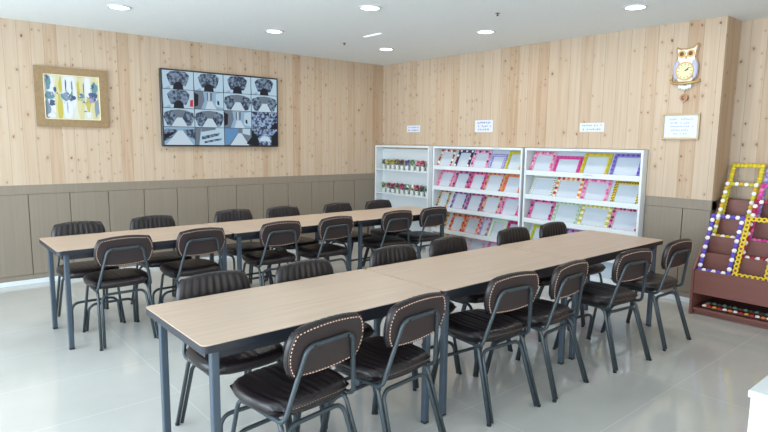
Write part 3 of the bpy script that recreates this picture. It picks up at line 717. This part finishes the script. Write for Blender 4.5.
rows3 = [
 [(3.865, 0.300, ['pale', 'pink', 'rose'], 'pale', 'rose', 'pale pink rose photo frame'), (3.537, 0.340, ['hot', 'magenta'], 'magenta', 'dense', 'hot pink bordered photo frame'), (3.198, 0.330, ['olive', 'yellow', 'gold'], 'olive', 'dense', 'olive yellow bordered photo frame'), (2.853, 0.330, ['lavender', 'violet'], 'lavender', 'dense', 'lavender and violet bordered photo frame')],
 [(3.851, 0.320, ['black', 'green'], 'white', 'dot', 'white photo frame with dark green dots'), (3.514, 0.345, ['red', 'orange'], 'cream', 'sparse', 'cream photo frame with red-orange flowers'), (3.180, 0.315, ['pink', 'pale', 'hot'], 'pale', 'rose', 'soft pink rose photo frame'), (2.835, 0.310, ['black', 'brown'], 'yellow', 'dot', 'yellow photo frame with black dots')],
 [(3.856, 0.325, ['magenta', 'plum', 'pink'], 'pink', 'rose', 'magenta and plum rose photo frame'), (3.525, 0.330, ['grey', 'mint'], 'mint', 'dense', 'pale grey-green flowered photo frame'), (3.175, 0.360, ['lime', 'olive'], 'cream', 'sparse', 'cream photo frame with yellow-green flowers'), (2.830, 0.325, ['crimson', 'pink', 'brown'], 'pale', 'rose', 'crimson and pink rose photo frame')],
 [(3.818, 0.343, ['olive', 'lime'], 'olive', 'dense', 'olive yellow bordered photo frame'), (3.388, 0.309, ['purple', 'pink'], 'lilac', 'rose', 'purple and pink flowered photo frame'), (3.050, 0.310, ['violet', 'mauve'], 'lilac', 'dense', 'violet and mauve flowered photo frame')],
]
TN = ['top tier', 'second tier', 'third tier', 'fourth tier', 'bottom tier']
for rows, G, un, wd in ((rows2, G2, 'middle display unit', .262), (rows3, G3, 'owl-side display unit', .285)):
    for k, row in enumerate(rows):
        for q, (y, w_, cols, base, style, nm) in enumerate(row):
            a_, b_ = (5.59, 4.146) if un[0] == 'm' else (4.054, 2.688)
            y *= 1.008
            w_ = min(w_, 2*(a_-y)-.004, 2*(y-b_)-.004)
            if q: w_ = min(w_, 2*(row[q-1][0]*1.008-y)-row[q-1][1]-.002) if 2*(row[q-1][0]*1.008-y)-row[q-1][1] > .15 else w_
            small_frame('%s on the %s, %s' % (nm, TN[k], un), (XS+.0425, y, LIPS[k][0]+.0155), cols, base, w=w_-.004, h=.232 if k == 4 else .283 if 'thin' not in nm and 'hot pink bordered' not in nm else .24, style=style, group=G)

# flowerpot shelf in the corner
XS = 5.60
y0, y1 = 6.81, 5.63
w, d = y0-y1, R_X-.016-XS
P1 = thing('flowerpot_shelf', 'white open shelf unit in the room corner holding small flowerpots', 'shelf', (XS, (y0+y1)/2, 0), RZ)
for s in (-1, 1):
    bm = NB(); box(bm, (s*(w/2-.0125), d/2, SZ/2), (.025, d, SZ), .002); obj('side_panel', bm, M_WHITE, P1)
bm = NB(); box(bm, (0, d/2, SZ-.014), (w-.052, d, .028)); obj('top_panel', bm, M_WHITE, P1)
bm = NB(); box(bm, (0, d-.008, SZ/2-.02), (w-.052, .012, SZ-.06)); obj('back_panel', bm, M_WHITE, P1)
for z in (1.118, .76, .41, .07):
    bm = NB(); box(bm, (0, (d-.016)/2, z-.012), (w-.052, d-.016, .024), .002); obj('shelf_board', bm, M_WHITE, P1)
M_POT = mat('glazed_white_pot', (200, 208, 202), .4); M_LEAF = cm('dkgreen'); M_LEAF2 = cm('green')
def flowerpot(label, pos, cols, leaf, seed, potcol=None):
    rnd = random.Random(seed)
    t = thing('flowerpot', label, 'flowerpot', pos, RZ, 'small flowerpots on the corner shelf')
    bm = NB(); disc(bm, (0, 0, .029), .024, .058, 'Z', 14, r2=.031); disc(bm, (0, 0, .057), .033, .008, 'Z', 14); obj('pot', bm, potcol or M_POT, t)
    bm = NB()
    for k in range(26):
        a = rnd.uniform(0, 2*PI); r = rnd.uniform(.01, .034); z = .066+rnd.uniform(0, .07)
        box(bm, (math.cos(a)*r, math.sin(a)*r, z), (.03, .016, .004), rot=Matrix.Rotation(a, 3, 'Z') @ Matrix.Rotation(rnd.uniform(-.9, .3), 3, 'Y'))
    obj('foliage', bm, leaf, t)
    bm = NB()
    for k in range(13):
        a = rnd.uniform(0, 2*PI); r = rnd.uniform(0, .033)
        blossom_mesh(bm, (math.cos(a)*r, math.sin(a)*r*.8, .088+rnd.uniform(0, .058)-r*.3), rnd.uniform(.014, .019), k % len(cols))
    obj('blossoms', bm, [cm(c) for c in cols], t)
top = [(6.625, ['dkgreen', 'plum'], 'dark green leafy plant'), (6.52, ['yellow', 'olive'], 'bright yellow blossoms'), (6.415, ['olive', 'gold'], 'olive gold blossoms'), (6.315, ['crimson', 'brown'], 'crimson and brown blossoms'), (6.21, ['brown', 'mauve'], 'brown and mauve blossoms'),
       (6.10, ['purple', 'lavender'], 'purple blossoms'), (5.985, ['dkgreen', 'green'], 'plain green plant'), (5.87, ['rose', 'pale'], 'rose pink blossoms'), (5.765, ['red', 'pink'], 'red and pink blossoms'), (5.655, ['pale', 'green'], 'pale pink and green blossoms')]
low = [(6.62, ['dkgreen', 'green'], 'dark green sprigs'), (6.515, ['pale', 'red'], 'pale pink and red blossoms'), (6.41, ['crimson', 'hot'], 'crimson and hot pink blossoms'), (6.305, ['crimson', 'dkgreen'], 'crimson and dark green blossoms'), (6.20, ['crimson', 'magenta'], 'crimson and magenta blossoms'),
       (6.095, ['white', 'green'], 'white blossoms and light leaves'), (5.985, ['rose', 'white'], 'rose and white blossoms'), (5.88, ['darkred', 'rose'], 'dark red blossoms'), (5.775, ['mauve', 'dkgreen'], 'mauve and dark green blossoms'), (5.665, ['grey', 'dkgreen'], 'grey-green trailing leaves')]
for L, z, nm in ((top, 1.1182, 'upper'), (low, .7602, 'lower')):
    for k, (y, cols, desc) in enumerate(L):
        flowerpot('small white pot of %s on the %s pot shelf' % (desc, nm), (XS+.066, y+.045, z), cols, M_LEAF if k % 3 else M_LEAF2, k+int(z*100))

# ------------------------------------------------------------------ brown stepped rack
RKX, RKY, RKW = 5.385, 2.01, 1.27
rk = thing('stepped_display_rack', 'reddish brown stepped display rack standing against the recess wall', 'rack', (RKX, RKY-RKW/2, 0), RZ)
prof = [(0, 0), (0, .42), (.02, .44), (.55, 1.035), (.64, 1.035), (.64, 0)]
for s in (-1, 1):
    bm = NB(); prism(bm, [Vector((s*RKW/2-(s+1)/2*.02, y, z)) for y, z in prof], (.02, 0, 0)); obj('side_panel', bm, M_MAHOG, rk)
iw = RKW-.046
bm = NB(); box(bm, (0, .32, .055), (iw, .60, .02)); obj('bottom_board', bm, M_MAHOG, rk)
bm = NB(); box(bm, (0, .07, .0225), (iw, .018, .043)); obj('kick_board', bm, M_MAHOG, rk)
TIER = [(.0, .20, .415), (.137, .37, .56), (.270, .51, .70), (.414, .65, .86), (.556, .81, 1.025)]      # y, bottom z, top z of each riser
for k, (y, z0, z1) in enumerate(TIER):
    bm = NB(); box(bm, (0, y+.010, (z0+z1)/2), (iw, .016, z1-z0), .002); obj('riser', bm, M_MAHOG, rk)
    if k < 4:
        y2 = TIER[k+1][0]
        bm = NB(); box(bm, (0, (y+.018+y2)/2, z1-.035), (iw, y2-y-.02, .012)); obj('tread', bm, M_MAHOG, rk)
bm = NB(); box(bm, (0, .626, .53), (iw, .012, 1.0)); obj('back_panel', bm, M_MAHOG, rk)

def daisy_me():
    if 'daisy' not in BL:
        bm = NB()
        for k in range(8):
            a = 2*PI*k/8; ellipsoid(bm, (math.cos(a)*.0155, 0, math.sin(a)*.0155), (.0095, .007, .0095), 0, 7, 5)
        ellipsoid(bm, (0, -.004, 0), (.011, .006, .011), 1, 8, 6)
        me = bpy.data.meshes.new('flower'); bm.to_mesh(me); bm.free(); me.materials.append(cm('yellow')); me.materials.append(cm('brown')); BL['daisy'] = me
    return BL['daisy']
def tall_frame(label, pos, cols, base, lean=26.5, w=.268, h=.56, bar=.03, r=.021, pitch=.043, daisy=False, rear=None):
    t = thing('tall_flower_frame', label, 'flower frame', pos, RZ, 'tall flower frames on the brown rack')
    T = Matrix.Rotation(-math.radians(lean), 4, 'X')
    bm = NB()
    for s in (-1, 1):
        box(bm, (s*(w/2-bar/2), -.005, h/2), (bar, .007, h)); box(bm, (0, -.005, h/2+s*(h/2-bar/2)), (w-2*bar, .007, bar))
    xf(bm, T); obj('border', bm, mat('card_'+base, COL[base], .6), t)
    nx, nz = round((w-bar)/pitch), round((h-bar)/pitch); P = []
    for i in range(nx+1): P.append((-(w-bar)/2+(w-bar)*i/nx, h-bar/2))
    for j in range(1, nz+1): P.append(((w-bar)/2, h-bar/2-(h-bar)*j/nz))
    for i in range(1, nx+1): P.append(((w-bar)/2-(w-bar)*i/nx, bar/2))
    for j in range(1, nz): P.append((-(w-bar)/2, bar/2+(h-bar)*j/nz))
    for k, (x, z) in enumerate(P):
        pal = rear if rear and z > h*.6 else cols
        me = daisy_me() if daisy else blossom_me(pal[k % len(pal)], r)
        o = inst('flower', me, t, T @ Vector((x, -.014 if not daisy else -.014, z))); o.rotation_euler = (-math.radians(lean), 0, 0)
    return t
# (column, tier) spots: the foot rests in the trough behind a riser, the frame leans on the risers above
def spot(y, k, lift=0., fwd=0.): return (RKX+TIER[k][0]+.044-fwd, y, TIER[k][2]-.019+lift)
tall_frame('purple and white flower frame on the lowest step of the brown rack', spot(1.847, 0), ['violet', 'white'], 'violet')
tall_frame('yellow daisy frame with dark centres on the lowest step of the brown rack', spot(1.560, 0, 0, 0), ['yellow'], 'yellow', daisy=True, pitch=.042)
tall_frame('white, orange and yellow flower frame behind the purple and white one', spot(1.846, 2, 0, 0), ['white', 'olive', 'white', 'gold'], 'olive')
tall_frame('plain yellow-olive flower frame, tallest on the brown rack', spot(1.845, 3, 0, -.005), ['olive', 'yellow'], 'olive', lean=24., r=.024, pitch=.032)
tall_frame('crimson and white flower frame behind the daisy frame', spot(1.556, 1, 0, 0), ['crimson', 'white'], 'crimson')
tall_frame('hot pink flower frame behind the crimson and white one', spot(1.556, 2, 0, 0), ['magenta', 'hot', 'pink'], 'hot')
tall_frame('lavender flower frame at the rear top step of the brown rack', spot(1.552, 3), ['lavender', 'lilac'], 'lavender', lean=24.)
tall_frame('wide flower frame lying flat in the open base of the brown rack', (RKX+.05, 1.42, .0745), ['red', 'white', 'orange', 'white', 'red', 'gold'], 'brown', lean=88., w=1.0, h=.15, r=.02, pitch=.042, rear=['dkgreen', 'teal'])

# ------------------------------------------------------------------ white cabinet at the lower right
cb = thing('low_white_cabinet', 'low white cabinet standing on the tiles in front of the brown rack', 'cabinet', (2.405, .661, 0), 0)
cx, cy, chh = .62, .62, .6
bm = NB(); box(bm, (cx/2, -cy/2, (chh-.03+.04)/2), (cx-.016, cy-.016, chh-.07), .002); obj('body', bm, M_WHITE, cb)
bm = NB(); box(bm, (cx/2, -cy/2, chh-.014), (cx, cy, .028), .003); obj('top_panel', bm, M_WHITE, cb)
bm = NB(); box(bm, (cx/2, -cy/2, .02), (cx-.06, cy-.06, .04)); obj('plinth', bm, M_WHITE, cb)

# ------------------------------------------------------------------ ceiling fittings
M_LAMP = mat('lamp_diffuser', (255, 255, 255), .4, emit=(255, 252, 246), estr=6.)
DL = [((1.581, 5.53), 'round white recessed downlight above the painting side of the screen'), ((3.15, 5.55), 'round white recessed downlight above the screen'), ((4.77, 5.60), 'round white recessed downlight nearest the room corner'),
      ((3.225, 4.01), 'round white recessed downlight in the middle of the ceiling between the table rows'), ((4.79, 4.01), 'round white recessed downlight in front of the frame shelves'), ((4.86, 2.44), 'round white recessed downlight nearest the owl clock')]
def make_downlight(label):
    t = thing('recessed_downlight', label, 'ceiling light', group='recessed ceiling downlights')
    bm = NB(); ring_xz(bm, (0, 0, -.004), .098, .08, .008, 32, axis='Z'); obj('trim_ring', bm, M_WHITE, t)
    bm = NB(); disc(bm, (0, 0, -.003), .08, .004, 'Z', 32); obj('diffuser', bm, M_LAMP, t)
    ld = bpy.data.lights.new('downlight_lamp', 'AREA'); ld.shape = 'DISK'; ld.size = .15; ld.energy = 7; ld.color = (1., .97, .92)
    lo = bpy.data.objects.new('downlight_lamp', ld); C.objects.link(lo); lo.parent = t; lo.location = (0, 0, -.012)
    return t
d0 = make_downlight(DL[0][1]); d0.location = (*DL[0][0], H_Z)
for (x, y), lab in DL[1:]: dup(d0, (x, y, H_Z), 0, lab)
sl = thing('ceiling_slot', 'thin bright white strip set in the ceiling near the room corner', 'ceiling strip', (4.05, 4.99, H_Z))
bm = NB(); box(bm, (0, 0, -.003), (.03, .28, .006), .001); obj('strip', bm, mat('bright_white_strip', (255, 255, 255), .3, emit=(255, 255, 255), estr=.6), sl)
def sprinkler(label, x, y):
    t = thing('ceiling_sprinkler', label, 'sprinkler', (x, y, H_Z), 0, 'ceiling sprinkler heads')
    bm = NB(); disc(bm, (0, 0, -.003), .02, .006, 'Z', 16); obj('rose', bm, mat('dull_chrome', (120, 110, 104), .35, metal=.6), t)
    bm = NB(); disc(bm, (0, 0, -.012), .006, .02, 'Z', 10); disc(bm, (0, 0, -.023), .013, .003, 'Z', 12); obj('nozzle', bm, mat('dark_bronze', (84, 70, 62), .4, metal=.5), t)
sprinkler('small dark ceiling sprinkler near the room corner', 4.13, 5.62)
sprinkler('small dark ceiling sprinkler between the downlights before the frame shelves', 4.196, 3.382)

# ------------------------------------------------------------------ daylight, camera
def area(name, loc, rot, sx, sy, power, col):
    ld = bpy.data.lights.new(name, 'AREA'); ld.shape = 'RECTANGLE'; ld.size = sx; ld.size_y = sy; ld.energy = power; ld.color = col
    o = bpy.data.objects.new(name, ld); C.objects.link(o); o.location = loc; o.rotation_euler = rot
area('daylight_window_side', (WIN_X-.35, 2.25, 1.3), (0, math.radians(-100), 0), 2.4, 8.2, 600, (.75, .885, 1.))
area('daylight_behind_camera', (1.3, FRONT_Y-.35, 1.3), (math.radians(105), 0, 0), 5.8, 2.3, 100, (1., .95, .86))
wd = bpy.data.worlds.new('sky'); bpy.context.scene.world = wd; wd.use_nodes = True
wd.node_tree.nodes['Background'].inputs[0].default_value = (.80, .90, 1., 1); wd.node_tree.nodes['Background'].inputs[1].default_value = .8

f, yaw, pitch, roll, hc = 565.2084, math.radians(49.59285), math.radians(7.4831), math.radians(.6764), 1.5266
fw_ = Vector((math.cos(pitch)*math.cos(yaw), math.cos(pitch)*math.sin(yaw), -math.sin(pitch)))
rt = Vector((math.sin(yaw), -math.cos(yaw), 0)); up = rt.cross(fw_)
r2 = rt*math.cos(roll)+up*math.sin(roll); u2 = -rt*math.sin(roll)+up*math.cos(roll)
cd = bpy.data.cameras.new('camera'); cam = bpy.data.objects.new('camera', cd); C.objects.link(cam)
cd.sensor_width = 36; cd.lens = f*36/768; cd.clip_start = .05
cam.matrix_world = Matrix(((r2.x, u2.x, -fw_.x, 0), (r2.y, u2.y, -fw_.y, 0), (r2.z, u2.z, -fw_.z, hc), (0, 0, 0, 1)))
sc = bpy.context.scene; sc.camera = cam
sc.view_settings.view_transform = 'Standard'; sc.view_settings.look = 'None'; sc.view_settings.gamma = 1.; sc.view_settings.use_curve_mapping = False
sc.view_settings.exposure = .2
